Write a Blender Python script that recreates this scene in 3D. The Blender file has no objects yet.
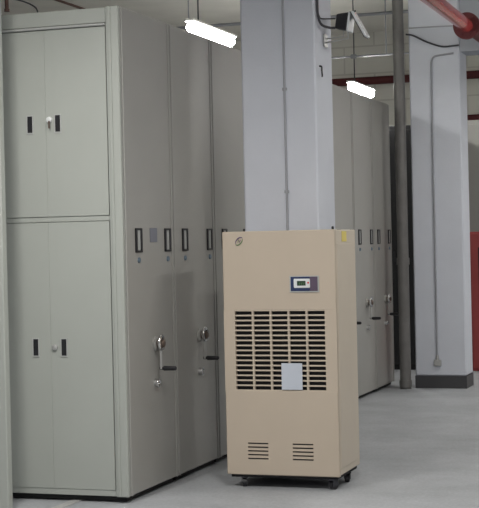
import bpy, bmesh, math, random
from mathutils import Vector, Matrix
random.seed(4)
C = bpy.context.scene.collection
SC = bpy.context.scene
PI = math.pi

# ------------------------------------------------------------------ camera
F_PX, YAW, PITCH, ROLL = 1469.344, 18.668, -0.446, -1.288
def make_camera():
    y, p, r = (math.radians(a) for a in (YAW, PITCH, ROLL))
    fw = Vector((-math.sin(y)*math.cos(p), math.cos(y)*math.cos(p), math.sin(p)))
    rt = Vector((math.cos(y), math.sin(y), 0)); up = rt.cross(fw)
    r2 = rt*math.cos(r) + up*math.sin(r); u2 = -rt*math.sin(r) + up*math.cos(r)
    cd = bpy.data.cameras.new('camera'); co = bpy.data.objects.new('camera', cd); C.objects.link(co)
    m = Matrix((r2, u2, -fw)).transposed().to_4x4(); m.translation = (0, 0, 1.57)
    co.matrix_world = m
    cd.sensor_fit = 'HORIZONTAL'; cd.sensor_width = 36; cd.lens = F_PX/479*36
    cd.clip_end = 200
    SC.camera = co
make_camera()

# ------------------------------------------------------------------ world and exposure
w = bpy.data.worlds.new('world'); SC.world = w; w.use_nodes = True
bg = w.node_tree.nodes['Background']
bg.inputs[0].default_value = (0.86, 0.90, 1.0, 1); bg.inputs[1].default_value = 0.42
SC.view_settings.view_transform = 'Standard'; SC.view_settings.look = 'None'
SC.view_settings.gamma = 1; SC.view_settings.use_curve_mapping = False
SC.view_settings.exposure = 0.0
LAMP_GLOW = 95.0       # radiance of the bare tubes over the shelving run
ADDED_GLOW = 20.0      # radiance of the added, unseen battens over the aisle
LAMP_DOWN = dict(run=12.0, side=11.0, near=55.0, mid=62.0, aisle=45.0, far=85.0, back=36.0, cross=20.0)   # watts of each batten's downward area light; every row but run is added

# ------------------------------------------------------------------ materials
def mat(name, col, rough=0.5, metal=0.0, var=0.05, scale=6.0, bump=0.0, bscale=60, spec=0.5, emit=None, estr=0):
    m = bpy.data.materials.new(name); m.use_nodes = True
    nt = m.node_tree; b = nt.nodes['Principled BSDF']
    tc = nt.nodes.new('ShaderNodeTexCoord')
    nz = nt.nodes.new('ShaderNodeTexNoise'); nz.inputs['Scale'].default_value = scale; nz.inputs['Detail'].default_value = 5
    nt.links.new(tc.outputs['Object'], nz.inputs['Vector'])
    rp = nt.nodes.new('ShaderNodeValToRGB')
    rp.color_ramp.elements[0].position = .3; rp.color_ramp.elements[1].position = .7
    rp.color_ramp.elements[0].color = (*[max(0, c*(1-var)) for c in col], 1)
    rp.color_ramp.elements[1].color = (*[min(1, c*(1+var)) for c in col], 1)
    nt.links.new(nz.outputs['Fac'], rp.inputs['Fac']); nt.links.new(rp.outputs['Color'], b.inputs['Base Color'])
    b.inputs['Roughness'].default_value = rough; b.inputs['Metallic'].default_value = metal
    b.inputs['Specular IOR Level'].default_value = spec
    if bump:
        n2 = nt.nodes.new('ShaderNodeTexNoise'); n2.inputs['Scale'].default_value = bscale
        bp = nt.nodes.new('ShaderNodeBump'); bp.inputs['Strength'].default_value = bump; bp.inputs['Distance'].default_value = .01
        nt.links.new(tc.outputs['Object'], n2.inputs['Vector']); nt.links.new(n2.outputs['Fac'], bp.inputs['Height'])
        nt.links.new(bp.outputs['Normal'], b.inputs['Normal'])
    if emit:
        b.inputs['Emission Color'].default_value = (*emit, 1); b.inputs['Emission Strength'].default_value = estr
    return m

def mat_brick(name, c1, c2, mortar):
    m = bpy.data.materials.new(name); m.use_nodes = True
    nt = m.node_tree; b = nt.nodes['Principled BSDF']
    tc = nt.nodes.new('ShaderNodeTexCoord'); mp = nt.nodes.new('ShaderNodeMapping')
    mp.inputs['Rotation'].default_value = (PI/2, 0, 0)
    br = nt.nodes.new('ShaderNodeTexBrick')
    br.inputs['Color1'].default_value = (*c1, 1); br.inputs['Color2'].default_value = (*c2, 1); br.inputs['Mortar'].default_value = (*mortar, 1)
    br.inputs['Scale'].default_value = 1.0; br.inputs['Brick Width'].default_value = .9; br.inputs['Row Height'].default_value = .4
    br.inputs['Mortar Size'].default_value = .012
    nt.links.new(tc.outputs['Object'], mp.inputs['Vector']); nt.links.new(mp.outputs['Vector'], br.inputs['Vector'])
    nt.links.new(br.outputs['Color'], b.inputs['Base Color']); b.inputs['Roughness'].default_value = .9
    return m

def mat_floor():
    m = bpy.data.materials.new('concrete_floor'); m.use_nodes = True
    nt = m.node_tree; b = nt.nodes['Principled BSDF']
    tc = nt.nodes.new('ShaderNodeTexCoord')
    n1 = nt.nodes.new('ShaderNodeTexNoise'); n1.inputs['Scale'].default_value = 1.6; n1.inputs['Detail'].default_value = 8; n1.inputs['Roughness'].default_value = .7
    n2 = nt.nodes.new('ShaderNodeTexNoise'); n2.inputs['Scale'].default_value = 45; n2.inputs['Detail'].default_value = 4
    nt.links.new(tc.outputs['Object'], n1.inputs['Vector']); nt.links.new(tc.outputs['Object'], n2.inputs['Vector'])
    r1 = nt.nodes.new('ShaderNodeValToRGB'); r1.color_ramp.elements[0].position = .32; r1.color_ramp.elements[1].position = .7
    r1.color_ramp.elements[0].color = (.33, .345, .365, 1); r1.color_ramp.elements[1].color = (.46, .48, .505, 1)
    mx = nt.nodes.new('ShaderNodeMixRGB'); mx.blend_type = 'MULTIPLY'; mx.inputs[0].default_value = .35
    r2 = nt.nodes.new('ShaderNodeValToRGB'); r2.color_ramp.elements[0].position = .35; r2.color_ramp.elements[1].position = .65
    r2.color_ramp.elements[0].color = (.6, .6, .6, 1); r2.color_ramp.elements[1].color = (1, 1, 1, 1)
    nt.links.new(n1.outputs['Fac'], r1.inputs['Fac']); nt.links.new(n2.outputs['Fac'], r2.inputs['Fac'])
    nt.links.new(r1.outputs['Color'], mx.inputs[1]); nt.links.new(r2.outputs['Color'], mx.inputs[2])
    nt.links.new(mx.outputs['Color'], b.inputs['Base Color'])
    b.inputs['Roughness'].default_value = .55
    return m

M = dict(
    floor=mat_floor(),
    ceiling=mat('ceiling_plaster', (.80, .785, .73), .9, var=.06, scale=2),
    wall=mat_brick('block_wall', (.72, .71, .65), (.69, .68, .62), (.58, .565, .515)),
    sidewall=mat('side_wall_paint', (.55, .54, .52), .9),
    column=mat('white_column_paint', (.61, .635, .70), .75, var=.03, scale=3, bump=.1),
    beam=mat('grey_blue_beam', (.36, .38, .42), .85),
    skirting=mat('dark_skirting', (.05, .05, .055), .5),
    steel=mat('cabinet_grey_paint', (.385, .405, .375), .42, var=.02, scale=3, spec=.4),
    steel_shaded=mat('cabinet_grey_shaded', (.36, .355, .335), .38, var=.035, scale=2.2, spec=.5),  # same paint as the doors, darkened: the end side's shade is in the colour
    gap=mat('black_gap_shade', (.02, .02, .02), .8),  # near-black stands in for the shade in the gap under the units
    black=mat('black_plastic', (.015, .015, .018), .4),
    insert=mat('pale_inset', (.42, .43, .42), .4),
    chrome=mat('chrome', (.7, .7, .7), .2, metal=1),
    bronze=mat('dull_bronze', (.16, .12, .10), .35, metal=.6),
    blue_lock=mat('blue_grey_lock', (.20, .26, .32), .3, metal=.5),
    plate=mat('grey_name_plate', (.20, .21, .25), .5),
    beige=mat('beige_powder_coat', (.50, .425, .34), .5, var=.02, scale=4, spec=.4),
    beige_lit=mat('beige_powder_coat_lit', (.60, .53, .44), .5, var=.02, scale=4, spec=.4),  # same coat as the front, lightened: light from the right is in the colour
    dark_inside=mat('dark_interior', (.012, .012, .014), .8),
    paper=mat('white_paper', (.52, .56, .63), .7, var=.02),
    yellow=mat('yellow_sticker', (.75, .62, .16), .6),
    navy=mat('navy_panel', (.02, .035, .10), .35),
    purple=mat('purple_grey_panel', (.10, .07, .11), .4),
    white=mat('white_plastic', (.72, .74, .74), .35),
    lcd=mat('lcd_dark_green', (.015, .04, .02), .3),
    lcd_digit=mat('lcd_digit', (.12, .22, .10), .4),
    red_dot=mat('red_button', (.6, .04, .04), .4),
    logo_purple=mat('emblem_purple', (.10, .06, .16), .5),
    logo_green=mat('emblem_green', (.12, .22, .09), .5),
    red=mat('red_pipe_paint', (.42, .05, .05), .12, var=.08, spec=1.0),
    red_dark=mat('dark_red_pipe_paint', (.085, .012, .014), .7),
    red_box=mat('red_fire_cabinet_paint', (.36, .06, .06), .5),
    brownpipe=mat('grey_brown_pipe', (.155, .15, .145), .45, var=.12, scale=9),
    conduit=mat('grey_conduit', (.33, .34, .37), .5),
    conduit_dark=mat('dark_cable', (.04, .04, .05), .5),
    galvan=mat('galvanised_steel', (.45, .45, .44), .4, metal=.4),
    rail=mat('pale_steel_rail', (.50, .50, .49), .4, metal=.2),
    lamp_body=mat('lamp_housing_white', (.8, .8, .8), .4),
    lamp=mat('glowing_diffuser', (.9, .9, .9), .4, emit=(1, .98, .94), estr=LAMP_GLOW),
    lamp_added=mat('added_lamp_diffuser', (.9, .9, .9), .4, emit=(1, .98, .94), estr=ADDED_GLOW),
    flood_glass=mat('pale_glass_face', (.75, .78, .80), .2),
    darkcab=mat('dark_cabinet_paint', (.010, .010, .012), .6),
    brown=mat('brown_pipe', (.10, .05, .04), .5),
)

# ------------------------------------------------------------------ mesh helpers
def BM(): return bmesh.new()
def box(bm, x0, x1, y0, y1, z0, z1, bev=0.0, mat4=None):
    r = bmesh.ops.create_cube(bm, size=1)
    vs = r['verts']
    T = Matrix.Translation(((x0+x1)/2, (y0+y1)/2, (z0+z1)/2)) @ Matrix.Diagonal((abs(x1-x0), abs(y1-y0), abs(z1-z0), 1))
    bmesh.ops.transform(bm, matrix=T, verts=vs)
    if bev:
        es = list({e for v in vs for e in v.link_edges})
        rr = bmesh.ops.bevel(bm, geom=es, offset=bev, segments=1, affect='EDGES')
        vs = list({v for f in rr['faces'] for v in f.verts} | {v for v in vs if v.is_valid})
    if mat4 is not None: bmesh.ops.transform(bm, matrix=mat4, verts=vs)
    return vs
def tube(bm, pts, r, seg=14, caps=True):
    pts = [Vector(p) for p in pts]
    rings = []
    n = len(pts)
    prev = None
    for i, p in enumerate(pts):
        if i == 0: t = pts[1]-p
        elif i == n-1: t = p-pts[i-1]
        else: t = (pts[i+1]-p).normalized() + (p-pts[i-1]).normalized()
        t.normalize()
        if prev is None:
            a = t.orthogonal().normalized()
        else:
            a = (prev - t*prev.dot(t)).normalized()
        prev = a
        b = t.cross(a)
        rr = r[i] if isinstance(r, (list, tuple)) else r
        rings.append([bm.verts.new(p + (a*math.cos(2*PI*k/seg) + b*math.sin(2*PI*k/seg))*rr) for k in range(seg)])
    for i in range(n-1):
        for k in range(seg):
            bm.faces.new((rings[i][k], rings[i][(k+1) % seg], rings[i+1][(k+1) % seg], rings[i+1][k]))
    if caps:
        bm.faces.new(list(reversed(rings[0]))); bm.faces.new(rings[-1])
def spline(pts, n=6):
    P = [Vector(p) for p in pts]; P = [2*P[0]-P[1]] + P + [2*P[-1]-P[-2]]
    o = []
    for i in range(1, len(P)-2):
        for k in range(n):
            t = k/n; a, b, c, d = P[i-1:i+3]
            o.append(.5*((2*b) + (c-a)*t + (2*a-5*b+4*c-d)*t*t + (3*b-a-3*c+d)*t**3))
    o.append(P[-2]); return o
def torus(bm, c, axis, R, r, seg=24, s2=10, ang=(0, 2*PI), sx=1, sy=1, rot=0):
    c = Vector(c); ax = Vector(axis).normalized(); a = ax.orthogonal().normalized(); b = ax.cross(a)
    pts = []
    for k in range(seg+1):
        t = ang[0] + (ang[1]-ang[0])*k/seg
        pts.append(c + (a*math.cos(t) + b*math.sin(t))*R)
    tube(bm, pts, r, s2, caps=True)
def obj(name, bm, m, parent=None, smooth=True):
    bmesh.ops.recalc_face_normals(bm, faces=bm.faces)
    me = bpy.data.meshes.new(name); bm.to_mesh(me); bm.free()
    o = bpy.data.objects.new(name, me); C.objects.link(o)
    me.materials.append(m)
    if smooth:
        for p in me.polygons: p.use_smooth = True
        try: me.set_sharp_from_angle(angle=math.radians(32))
        except Exception: pass
    if parent: o.parent = parent
    return o
def tag(o, label, cat, group=None):
    o['label'] = label; o['category'] = cat
    if group: o['group'] = group
    return o
def thing(name, label, cat, loc=(0, 0, 0), group=None):
    o = bpy.data.objects.new(name, None); C.objects.link(o); o.location = loc; o.empty_display_size = .1
    return tag(o, label, cat, group)
def struct(name, bm, m):
    o = obj(name, bm, m); o['kind'] = 'structure'; return o
def dup(root, loc, label):
    r = root.copy(); C.objects.link(r); r.location = loc; r['label'] = label
    def rec(src, dst):
        for ch in list(src.children):
            c = ch.copy(); C.objects.link(c); c.parent = dst; rec(ch, c)
    rec(root, r); return r

CEIL = 4.6
# ------------------------------------------------------------------ the room
bm = BM(); box(bm, -12, 7, -6, 21.3, -.2, 0); struct('floor', bm, M['floor'])
bm = BM(); box(bm, -12, 7, -6, 21.3, CEIL, CEIL+.2)
struct('ceiling', bm, M['ceiling'])
bm = BM(); box(bm, -12, 7, 21, 21.3, 0, CEIL); struct('wall_back', bm, M['wall'])
bm = BM(); box(bm, -12.2, -12, -6, 21.3, 0, CEIL); struct('wall_left', bm, M['sidewall'])
bm = BM(); box(bm, 7, 7.2, -6, 21.3, 0, CEIL); struct('wall_right', bm, M['sidewall'])

def column(y0, y1, label, x0=-.265):
    t = thing('concrete_column', label, 'pillar', (-2.947, (y0+y1)/2, 0))
    x1 = .270; h = (y1-y0)/2
    bm = BM(); box(bm, x0, x1, -h, h, .13, CEIL, .012); obj('shaft', bm, M['column'], t)
    bm = BM(); box(bm, x0-.004, x1+.004, -h-.004, h+.004, 0, .13); obj('skirting', bm, M['skirting'], t)
    return t
column(9.62, 10.06, 'white painted square pillar right behind the beige dehumidifier', -.262)
column(15.20, 15.60, 'white painted pillar at right with dark skirting, beside the tall grey pipe')
# concrete beam that leaves the far pillar to the right
bm = BM(); box(bm, -2.672, 7, 15.202, 15.6, 3.50, CEIL); o = obj('concrete_beam', bm, M['beam'])
o['kind'] = 'structure'; o.name = 'trim_1'

# ------------------------------------------------------------------ compact shelving run
X0, Y0, H, PITCH_U = -3.515, 8.24, 3.022, .81
XB = -6.4
G_RUN = 'mobile shelving units standing in one long run'
def shelving_unit(label, y0):
    """origin at the corner (X0, y0, 0); unit extends +Y by .81 and to XB in X"""
    t = thing('shelving_unit', label, 'shelving unit', (X0, y0, 0), G_RUN)
    D = .797; L = XB-X0
    bm = BM(); box(bm, L, -.022, .0, D, .042, H-.02, .004)
    obj('body', bm, M['steel'], t)
    # end panel with folded edges, and a cornice strip
    bm = BM(); box(bm, -.022, 0, .0, D, .040, H, .006)
    box(bm, -.001, .006, .004, .030, .04, H-.01, .003); box(bm, -.001, .006, D-.030, D-.004, .04, H-.01, .003)
    obj('end_panel', bm, M['steel_shaded'], t)
    bm = BM(); box(bm, L+.02, -.035, .022, D-.01, .006, .044)
    obj('carriage', bm, M['gap'], t)
    for yc in (.205, .695):
        bm = BM()
        w_, h_, z_ = .052, .075, 1.598
        for a, b_, c, d in ((-w_, w_, h_-.012, h_), (-w_, w_, -h_, -h_+.012), (-w_, -w_+.024, -h_, h_), (w_-.024, w_, -h_, h_)):
            box(bm, -.001, .010, yc+a, yc+b_, z_+c, z_+d, .002)
        p = obj('pull_handle', bm, M['black'], t)
        bm = BM(); box(bm, -.001, .004, yc-w_+.024, yc+w_-.024, z_-h_+.012, z_+h_-.012)
        obj('inset', bm, M['insert'], p)
        bm = BM(); tube(bm, [(-.001, yc, 1.475), (.010, yc, 1.475)], [.018, .016], 16)
        tube(bm, [(.010, yc, 1.475), (.013, yc, 1.475)], [.008, .007], 12)
        obj('lock', bm, M['blue_lock'], t)
    # crank drive
    yc = .445
    bm = BM(); tube(bm, [(0, yc, .94), (.012, yc, .94), (.02, yc, .94)], [.046, .046, .036], 24)
    cr = obj('crank_boss', bm, M['steel_shaded'], t)
    bm = BM(); torus(bm, (.045, yc, .945), (1, 0, 0), .042, .011, 24, 10); obj('ring', bm, M['chrome'], cr)
    bm = BM(); tube(bm, [(.018, yc, .94), (.060, yc, .94), (.068, yc, .94)], [.028, .026, .014], 16); obj('hub', bm, M['bronze'], cr)
    bm = BM(); box(bm, .035, .048, yc-.016, yc+.016, .775, .92, .004); obj('crank_arm', bm, M['galvan'], cr)
    bm = BM(); tube(bm, [(.03, yc, .782), (.05, yc, .782), (.06, yc, .782), (.135, yc, .782), (.142, yc, .782)], [.010, .010, .016, .014, .008], 12)
    obj('grip', bm, M['black'], cr)
    bm = BM(); tube(bm, [(0, yc-.01, .69), (.022, yc-.01, .69)], [.026, .024], 16)
    torus(bm, (.024, yc-.01, .69), (1, 0, 0), .022, .006, 20, 8); obj('brake_knob', bm, M['chrome'], t)
    return t

first = shelving_unit('tall grey double-door steel cabinet at the near left end of the shelving run', Y0)
later = [dup(first, (X0, Y0+PITCH_U*k, 0), lab) for k, lab in (
    (1, 'second tall grey shelving unit, its crank just left of the dehumidifier'),
    (2, 'third grey shelving unit, narrow strip left of the central white pillar above the dehumidifier'),
    (3, 'grey shelving unit hidden behind the central white pillar'),
    (4, 'grey shelving unit hidden behind the central white pillar'),
    (5, 'grey shelving unit hidden behind the central white pillar'),
    (6, 'grey shelving unit showing just right of the central white pillar and dehumidifier'),
    (7, 'second to last grey shelving unit of the run, below the farther lamp'),
    (8, 'last grey shelving unit of the run, beside the tall grey-brown pipe'))]
# the near unit's own door front (facing the viewer)
def loc(x, y, z): return (x-X0, y-Y0, z)
def lbox(bm, x0, x1, y0, y1, z0, z1, bev=0): box(bm, x0-X0, x1-X0, y0-Y0, y1-Y0, z0, z1, bev)
bm = BM()
lbox(bm, -3.600, -3.516, 8.205, 8.240, .038, H, .006)            # right stile
lbox(bm, -5.20, -3.600, 8.212, 8.240, 2.925, H-.004, .004)       # head
lbox(bm, -5.20, -3.600, 8.222, 8.240, 1.722, 1.752, .002)        # middle rail
lbox(bm, -5.20, -3.600, 8.220, 8.240, .040, .078, .002)          # bottom rail
obj('front_frame', bm, M['steel'], first)
bm = BM(); lbox(bm, -3.582, -3.562, 8.196, 8.207, .04, H-.004, .004); obj('stile_bead', bm, M['steel'], first)
bm = BM(); lbox(bm, -5.20, -3.602, 8.196, 8.214, 2.907, 2.921, .004); obj('head_lip', bm, M['insert'], first)  # paler than the frame: light caught along the lip is painted in
def door(x0, x1, z0, z1, hx, hz, lock=None, lockmat='chrome'):
    bm = BM(); lbox(bm, x0, x1, 8.2165, 8.236, z0, z1, .0012)
    d = obj('door', bm, M['steel'], first)
    bm = BM()
    hw, hh = .017, .051
    lbox(bm, hx-hw, hx+hw, 8.2135, 8.217, hz-hh, hz+hh); h = obj('handle', bm, M['black'], d)
    bm = BM()
    for a, b_, c, e in ((-hw-.007, -hw, -hh-.007, hh+.007), (hw, hw+.007, -hh-.007, hh+.007), (-hw, hw, hh, hh+.007), (-hw, hw, -hh-.007, -hh)):
        lbox(bm, hx+a, hx+b_, 8.211, 8.217, hz+c, hz+e)
    obj('handle_rim', bm, M['insert'], d)
    if lock:
        lx, lz = lock
        bm = BM(); tube(bm, [loc(lx, 8.217, lz), loc(lx, 8.203, lz), loc(lx, 8.200, lz)], [.019, .018, .012], 18)
        obj('lock', bm, M[lockmat], d)
        if lockmat == 'white':
            bm = BM(); lbox(bm, lx+.001, lx+.011, 8.19, 8.2005, lz-.055, lz-.008, .002); obj('key', bm, M['bronze'], d)
door(-4.45, -4.0175, 1.755, 2.903, -4.125, 2.328)
door(-4.017, -3.607, 1.755, 2.903, -3.936, 2.328, (-3.992, 2.352), 'white')
door(-4.45, -4.0175, .078, 1.719, -4.120, .949)
door(-4.017, -3.607, .078, 1.719, -3.928, .949, (-3.990, .950), 'galvan')
bm = BM(); box(bm, .0005, .004, .395, .515, 1.585, 1.675, .001); obj('name_plate', bm, M['plate'], first)
bm = BM(); box(bm, -.07, .07, -.03, .03, 0.008, 3.3, .006)
t = thing('steel_post', 'grey steel post cut off by the left edge of the picture', 'post', (-4.187, 7.83, 0))
obj('upright', bm, M['steel'], t)
bm = BM(); box(bm, -.075, .075, -.035, .035, 0, .008, .002); obj('foot_plate', bm, M['steel'], t)
# floor rails the units roll on
bm = BM(); box(bm, -3.915, -3.85, 6.4, 15.7, 0, .0055)
tag(obj('floor_rail', bm, M['rail']), 'pale steel rail on the floor running under the near grey cabinet', 'rail')

# ------------------------------------------------------------------ beige dehumidifier
def dehumidifier():
    t = thing('dehumidifier', 'tall beige industrial dehumidifier on casters in front of the central white pillar', 'dehumidifier', (-2.75, 8.9, 0))
    xl, xr = -.370, .370; Z0, Z1 = .088, 1.638; dep = .535
    def W(x): return x+2.75
    bm = BM()
    box(bm, xl, xr, .035, dep, Z0, Z1, .005); obj('body', bm, M['beige_lit'], t)
    # front sheet with a real louvred opening
    gx0, gx1, gz0, gz1 = W(-3.048), W(-2.452), .624, 1.134
    bm = BM()
    box(bm, xl-.003, xr+.003, 0, .034, gz1, Z1+.002, .005)
    box(bm, xl-.003, xr+.003, 0, .034, Z0-.004, gz0, .005)
    box(bm, xl-.003, gx0, 0.0005, .034, gz0-.004, gz1+.004)
    box(bm, gx1, xr+.003, 0.0005, .034, gz0-.004, gz1+.004)
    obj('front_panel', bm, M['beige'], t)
    bm = BM(); box(bm, gx0, gx1, .028, .0345, gz0, gz1); obj('grille_backing', bm, M['dark_inside'], t)
    bm = BM()
    cw = (gx1-gx0)/5
    for k in range(1, 5): box(bm, gx0+k*cw-.0065, gx0+k*cw+.0065, .001, .02, gz0, gz1)
    rh = (gz1-gz0)/16
    for r in range(17):
        z = gz0 + r*rh
        rot = Matrix.Translation((0, .008, z)) @ Matrix.Rotation(math.radians(-14), 4, 'X')
        box(bm, gx0-.001, gx1+.001, -.006, .010, -.0044, .0044, 0, rot)
    obj('grille', bm, M['beige'], t)
    bm = BM(); box(bm, W(-2.742), W(-2.605), -.006, -.003, .632, .800)
    obj('paper_tag', bm, M['paper'], t)
    # lower vents, five slots each
    for a in (-2.978, -2.680):
        bm = BM()
        for k in range(5):
            z = .190 + k*.0243
            box(bm, W(a), W(a+.135), -.0012, .002, z-.0042, z+.0042)
        v = obj('lower_vent', bm, M['dark_inside'], t)
        bm = BM()
        for k in range(5):
            z = .190 + k*.0243
            box(bm, W(a), W(a+.135), -.006, .0, z+.0042, z+.009, .001)
        obj('louvre', bm, M['beige'], v)
    # control panel
    cx0, cx1, cz0, cz1 = W(-2.668), W(-2.492), 1.256, 1.346
    bm = BM()
    for a, b_, c, d in ((cx0-.008, cx1+.008, cz0-.008, cz0), (cx0-.008, cx1+.008, cz1, cz1+.006), (cx0-.008, cx0, cz0, cz1), (cx1, cx1+.008, cz0, cz1)):
        box(bm, a, b_, -.006, .001, c, d)
    box(bm, cx0, cx1, -.005, .001, cz0, cz1)
    cp = obj('control_panel', bm, M['insert'], t)
    bm = BM(); box(bm, cx0, cx0+.126, -.010, -.004, cz0, cz1, .002); obj('panel_frame', bm, M['navy'], cp)
    bm = BM(); box(bm, cx0+.126, cx1, -.010, -.004, cz0, cz1, .002); obj('side_field', bm, M['purple'], cp)
    bm = BM(); box(bm, cx0+.022, cx0+.128, -.014, -.009, cz0+.020, cz1-.012, .004); obj('display_bezel', bm, M['white'], cp)
    bm = BM(); box(bm, cx0+.044, cx0+.100, -.0155, -.0135, cz0+.034, cz1-.026, .001); obj('display', bm, M['lcd'], cp)
    bm = BM()
    for k in range(3):
        x = cx0+.056+k*.014
        box(bm, x, x+.008, -.0165, -.015, cz0+.040, cz0+.043); box(bm, x, x+.008, -.0165, -.015, cz0+.047, cz0+.050); box(bm, x+.006, x+.008, -.0165, -.015, cz0+.040, cz0+.056)
    obj('digits', bm, M['lcd_digit'], cp)
    bm = BM(); tube(bm, [(cx0+.117, -.0135, cz0+.052), (cx0+.117, -.017, cz0+.052)], .006, 12); obj('button', bm, M['red_dot'], cp)
    # emblem: tilted oval split between purple and green, with an N stroke
    ec = Vector((W(-3.008), -.003, 1.578))
    def el(t_, A=.030, B=.017, rot=math.radians(48)):
        x, z = A*math.cos(t_), B*math.sin(t_)
        return ec + Vector((x*math.cos(rot)-z*math.sin(rot), 0, x*math.sin(rot)+z*math.cos(rot)))
    for nm, a0, a1, mt in (('emblem_upper', -.35, 2.75, 'logo_purple'), ('emblem_lower', 2.85, 5.85, 'logo_green')):
        bm = BM(); n = 18
        tube(bm, [el(a0+(a1-a0)*k/n) for k in range(n+1)], [.0011+.0024*math.sin(PI*k/n) for k in range(n+1)], 8)
        if nm == 'emblem_upper': tube(bm, [ec+Vector((.001, 0, .008)), ec+Vector((.003, 0, -.008)), ec+Vector((.013, 0, .010))], [.0015, .002, .001], 6)
        else: tube(bm, [ec+Vector((-.013, 0, -.010)), ec+Vector((-.003, 0, .010)), ec+Vector((-.001, 0, -.006))], [.001, .002, .0012], 6)
        obj(nm, bm, M[mt], t)
    bm = BM(); box(bm, xr-.002, xr+.0025, .185, .300, 1.562, 1.628); obj('yellow_sticker', bm, M['yellow'], t)
    bm = BM(); tube(bm, [(xr-.012, .016, Z1), (xr-.012, .016, Z1+.018), (xr-.012, .016, Z1+.022)], [.008, .008, .004], 12); obj('top_knob', bm, M['black'], t)
    # side panel fold
    bm = BM(); box(bm, xr-.001, xr+.003, .05, .50, .13, 1.55, .003); obj('side_panel', bm, M['beige_lit'], t)
    # under-frame
    bm = BM(); box(bm, xl+.02, xr-.015, .02, dep-.03, Z0-.022, Z0-.002); obj('base_frame', bm, M['dark_inside'], t)
    def caster(x, y, ang):
        c = bpy.data.objects.new('x', None)
        bm = BM()
        R = Matrix.Translation((x, y, 0)) @ Matrix.Rotation(ang, 4, 'Z')
        box(bm, -.022, .022, -.026, .026, .062, .068, 0, R)
        box(bm, -.019, -.016, -.012, .03, .022, .064, 0, R); box(bm, .016, .019, -.012, .03, .022, .064, 0, R)
        f = obj('caster', bm, M['conduit_dark'], t)
        bm = BM(); a = R @ Vector((-.013, .012, .030)); b_ = R @ Vector((.013, .012, .030))
        tube(bm, [a, b_], .0298, 24); obj('wheel', bm, M['black'], f)
        bpy.data.objects.remove(c)
    caster(xl+.10, .045, .3); caster(xr-.055, .035, -.5); caster(xr-.035, dep-.20, .4); caster(xl+.10, dep-.08, .2)
    return t
dehumidifier()

# ------------------------------------------------------------------ fluorescent battens
def lamp(x, yc, z, label, group, row='run'):
    L = .56
    t = thing('ceiling_lamp', label, 'lamp', (x, yc, z), group)
    bm = BM(); box(bm, -.045, .045, -L, L, .03, .055, .006); obj('housing', bm, M['lamp_body'], t)
    bm = BM()
    n = 16
    prof = [(-L+.0, .012), (-L+.03, .035), (-L+.08, .05)] + [(-L+.08+(2*L-.16)*k/n, .05) for k in range(1, n)] + [(L-.08, .05), (L-.03, .035), (L, .012)]
    tube(bm, [(0, p[0], -.012) for p in prof], [p[1] for p in prof], 20)
    obj('diffuser', bm, M['lamp' if row == 'run' else 'lamp_added'], t)
    for s in (-.33,):
        bm = BM(); tube(bm, [(0, s, .05), (0, s, CEIL-z)], .007, 8); obj('hanger_rod', bm, M['conduit_dark'], t)
    ld = bpy.data.lights.new('lamp_light', 'AREA'); ld.shape = 'RECTANGLE'; ld.size = .09; ld.size_y = 1.1
    ld.energy = LAMP_DOWN[row]; ld.color = (1.0, .97, .93)
    lo = bpy.data.objects.new('lamp_light', ld); C.objects.link(lo); lo.parent = t; lo.location = (0, 0, -.068)
    return t
lamp(-4.3, 12.10, 3.40, 'glowing fluorescent lamp hanging left of the central white pillar, above the cabinets', 'fluorescent lamps')
lamp(-4.3, 17.52, 3.41, 'glowing fluorescent lamp hanging far back between the pillar and the grey pipe', 'fluorescent lamps')
for x, y, row in ((-1.5, 1.1, 'aisle'), (-1.5, 6.2, 'mid'), (-0.5, 9.6, 'cross'), (-1.1, 13.5, 'back'), (0.4, 17.5, 'far'), (-3.1, 1.1, 'aisle'), (-3.65, 6.25, 'near'), (4.2, 6.6, 'side'), (4.2, 12.1, 'side')):  # added lamps, all unseen, positioned for the light they give
    lamp(x, y, 3.40, 'added fluorescent lamp outside the picture, placed to light the scene', 'added lamps out of view', row)

# ------------------------------------------------------------------ pipes
bm = BM(); tube(bm, [(-3.305, 15.13, 0), (-3.305, 15.13, CEIL)], .058, 24)
pp = tag(obj('drain_pipe', bm, M['brownpipe']), 'tall grey-brown vertical pipe standing beside the right white pillar', 'pipe')
for z in (.02, 1.30, 4.3):
    bm = BM(); tube(bm, [(-3.305, 15.13, z), (-3.305, 15.13, z+.07)], .066, 24); obj('collar', bm, M['brownpipe'], pp)

t = thing('fire_main_pipe', 'big glossy red pipe ending in round flange at the top right corner', 'pipe', (-2.378, 13.9, 3.575))
bm = BM(); tube(bm, [(0, -8, 0), (0, .02, 0)], .064, 28); obj('pipe_run', bm, M['red'], t)
bm = BM(); tube(bm, [(0, .0, 0), (0, .03, 0)], .128, 36); tube(bm, [(0, .03, 0), (0, .055, 0)], .115, 36)
fl = obj('flange', bm, M['red_dark'], t)
for k in range(8):
    a = 2*PI*k/8 + .2
    bm = BM(); tube(bm, [(.095*math.cos(a), -.014, .095*math.sin(a)), (.095*math.cos(a), .0, .095*math.sin(a))], .010, 6); obj('bolt', bm, M['red_dark'], fl)
bm = BM(); tube(bm, [(0, .05, 0), (0, 1.35, 0)], .058, 24); obj('rear_pipe', bm, M['red_dark'], t)
for y in (-6, -3.2):
    bm = BM(); tube(bm, [(0, y, .05), (0, y, CEIL-3.575)], .006, 8); torus(bm, (0, y, 0), (0, 1, 0), .070, .008, 24, 8); obj('hanger', bm, M['galvan'], t)

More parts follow.
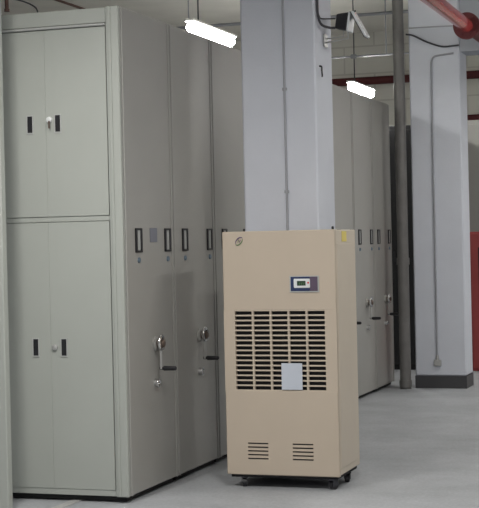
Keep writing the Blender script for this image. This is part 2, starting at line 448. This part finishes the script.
def cross_pipe(name, label, z, x0, x1, r, y=20.93, m='red_dark', drops=()):
    bm = BM(); tube(bm, [(x0, y, z), (x1, y, z)], r, 16)
    o = tag(obj(name, bm, M[m]), label, 'pipe')
    return o
cross_pipe('sprinkler_pipe', 'dark red horizontal pipe along back wall, passing behind the far glowing lamp', 3.885, -11.9, 6.9, .058)
cross_pipe('sprinkler_pipe', 'lower dark red pipe on back wall above the red box at right edge', 3.275, -3.95, 6.9, .045)
bm = BM(); tube(bm, [(-11.9, 17.17, 3.77), (-3.3, 17.17, 3.77)], .012, 8)
for x in (-9, -6.4, -3.9): tube(bm, [(x, 17.17, 3.77), (x, 17.17, CEIL-.001)], .008, 8)
box(bm, -4.335, -4.265, 17.155, 17.185, 3.745, 3.795, .004)
tag(obj('lamp_conduit', bm, M['conduit']), 'thin grey conduit crossing under the ceiling above the farther lamp', 'conduit')
bm = BM(); tube(bm, [(-12, 19.2, 4.58), (-2.0, 19.2, 4.58)], .022, 8)
tag(obj('ceiling_conduit', bm, M['conduit']), 'thin conduit fixed to the ceiling right of the floodlight', 'conduit')

# brown pipe and cable over the near cabinets
bm = BM(); tube(bm, [(-7.80, 6, 4.583), (-7.80, 20.5, 4.583)], .016, 12)
tag(obj('ceiling_pipe', bm, M['brown']), 'thin dark brown pipe on the ceiling above the near cabinet', 'pipe')
t = thing('drop_pipe', 'short dark brown drop from the ceiling at the top left corner', 'pipe', (-7.27, 14, 4.07))
bm = BM(); tube(bm, [(0, 0, 0), (0, 0, CEIL-4.071)], .021, 14); obj('stub', bm, M['brown'], t)
bm = BM(); tube(bm, [(0, 0, 0), (0, 0, .03)], .028, 14); obj('end_cap', bm, M['brown'], t)
bm = BM(); tube(bm, spline([(.0, -.02, .14), (.10, -.02, .125), (.215, 0, .088), (.31, 0, .04), (.353, 0, -.007), (.36, 0, -.10), (.36, 0, -.5)]), .008, 8); obj('cable', bm, M['conduit_dark'], t)

# ------------------------------------------------------------------ conduits on the pillars
bm = BM(); tube(bm, [(-2.897, 9.612, .14), (-2.897, 9.612, CEIL)], .008, 10)
for z in (.8, 1.9, 2.6, 3.3): box(bm, -2.913, -2.881, 9.606, 9.62, z, z+.02, .002)
tag(obj('pillar_conduit', bm, M['conduit']), 'thin vertical grey conduit up the front of the central pillar', 'conduit')
t = thing('wall_conduit', 'grey conduit on the right pillar front, ending at a small socket box', 'conduit', (-2.98, 15.19, 0))
bm = BM(); tube(bm, [(.005, 0, .33), (.005, 0, 3.40)] + [(.005+.06*(1-math.cos(a)), 0, 3.40+.07*math.sin(a)) for a in (.4, .8, 1.2, 1.57)] + [(.24, 0, 3.485)], .010, 10)
obj('tube', bm, M['conduit'], t)
bm = BM(); box(bm, -.03, .045, -.02, .01, .235, .30, .004); obj('socket_box', bm, M['galvan'], t)
bm = BM(); tube(bm, [(.005, -.002, .30), (.005, -.002, .345)], .016, 10); obj('coupling', bm, M['galvan'], t)
bm = BM(); tube(bm, spline([(-3.232, 15.17, 3.71), (-3.15, 15.16, 3.69), (-3.02, 15.16, 3.62), (-2.86, 15.165, 3.56), (-2.74, 15.17, 3.56), (-2.68, 15.185, 3.565)]), .009, 8)
tag(obj('drooping_cable', bm, M['conduit_dark']), 'black drooping cable between the tall pipe and the right pillar top', 'cable')
bm = BM(); tube(bm, [(-3.2, 15.185, 3.775), (-2.45, 15.185, 3.765), ], .007, 8)
tag(obj('thin_conduit', bm, M['conduit']), 'thin level conduit high across the right pillar, behind the red flange', 'conduit')

# ------------------------------------------------------------------ floodlight on the central pillar
t = thing('floodlight', 'small dark box floodlight with pale face and slanted visor on central pillar side', 'floodlight', (-2.525, 9.86, 3.075))
R = Matrix.Rotation(math.radians(8), 4, 'Y') @ Matrix.Rotation(math.radians(-6), 4, 'Z')
bm = BM(); vs = box(bm, -.056, .036, -.05, .05, -.062, .062, .008)
for v in bm.verts:
    if v.co.x < 0: v.co.y *= .8; v.co.z = v.co.z*.82 - .002
bmesh.ops.transform(bm, matrix=R, verts=bm.verts); obj('housing', bm, M['black'], t)
bm = BM(); box(bm, .034, .050, -.055, .055, -.068, .068, .006, R); obj('face', bm, M['flood_glass'], t)
V = Matrix.Translation((.108, -.01, -.022)) @ Matrix.Rotation(math.radians(-28), 4, 'Y')
bm = BM(); box(bm, -.009, .009, -.055, .055, -.105, .095, .004, V); vz = obj('visor', bm, M['flood_glass'], t)
bm = BM(); box(bm, -.013, -.008, -.057, .057, -.108, .098, .001, V); obj('visor_back', bm, M['black'], vz)
bm = BM(); tube(bm, [(.045, .0, .062), (.078, 0, .072)], .006, 8); obj('hinge', bm, M['black'], t)
bm = BM(); tube(bm, [(-.15, .0, -.135), (.02, 0, -.115), (.02, 0, -.05)], .006, 8); tube(bm, [(-.15, .03, -.105), (-.02, .03, -.095), (-.02, .03, -.05)], .005, 8)
box(bm, -.151, -.140, -.03, .05, -.165, -.075, .003)
obj('bracket', bm, M['galvan'], t)
bm = BM(); tube(bm, [(-2.664, 9.655, CEIL-.001), (-2.664, 9.655, 3.3)] + spline([(-2.664, 9.655, 3.2), (-2.662, 9.66, 3.10), (-2.65, 9.70, 3.045), (-2.62, 9.78, 3.033), (-2.590, 9.83, 3.035)]), .009, 8)
tube(bm, spline([(-2.660, 9.665, 3.11), (-2.65, 9.69, 3.085), (-2.62, 9.76, 3.09), (-2.590, 9.84, 3.10)]), .005, 8)
bmesh.ops.translate(bm, verts=bm.verts, vec=-Vector(t.location)); obj('power_cable', bm, M['conduit_dark'], t)
bm = BM(); tube(bm, spline([(-2.680, 9.72, 2.765), (-2.660, 9.715, 2.76), (-2.657, 9.71, 2.73), (-2.656, 9.715, 2.70), (-2.664, 9.74, 2.695)]), .006, 8)
tag(obj('wall_hook', bm, M['black']), 'small black hook on the central pillar below the floodlight', 'hook')

# ------------------------------------------------------------------ far background
t = thing('fire_cabinet', 'red fire hose cabinet at the right edge behind the right pillar', 'fire cabinet', (-2.96, 17.2, 0))
bm = BM(); box(bm, 0, .72, .02, .30, .0, 1.635, .006); obj('body', bm, M['red_box'], t)
bm = BM(); box(bm, .015, .705, 0, .022, .03, 1.615, .006); d = obj('door', bm, M['red_box'], t)
bm = BM(); box(bm, .10, .62, -.004, .002, .75, 1.45); obj('window', bm, M['darkcab'], d)
bm = BM(); box(bm, .64, .67, -.02, .002, .80, .95, .004); obj('handle', bm, M['chrome'], d)

def plain_cabinet(name, label, x0, x1, y0, y1, h, m, group=None):
    t = thing(name, label, 'cabinet', (x0, y0, 0), group)
    W_, D = x1-x0, y1-y0
    bm = BM(); box(bm, 0, W_, .02, D, 0, h, .006); obj('body', bm, m, t)
    for s in (0, 1):
        a = .01+s*(W_/2-.005); b_ = a+W_/2-.015
        bm = BM(); box(bm, a, b_, 0, .021, .06, h-.05, .004); d = obj('door', bm, m, t)
        bm = BM(); hx = (b_-.06 if s == 0 else a+.03); box(bm, hx, hx+.025, -.008, .002, 1.3, 1.42, .002); obj('handle', bm, M['black'], d)
    return t
plain_cabinet('dark_cabinet', 'tall black cabinet showing only in slits beside the vertical pipe', -4.25, -3.42, 17.3, 17.8, 2.93, M['darkcab'])
plain_cabinet('storage_cabinet', 'tall grey steel cabinet behind the red fire cabinet at the right edge', -3.19, -2.39, 17.9, 18.5, 3.0, M['steel_shaded'])
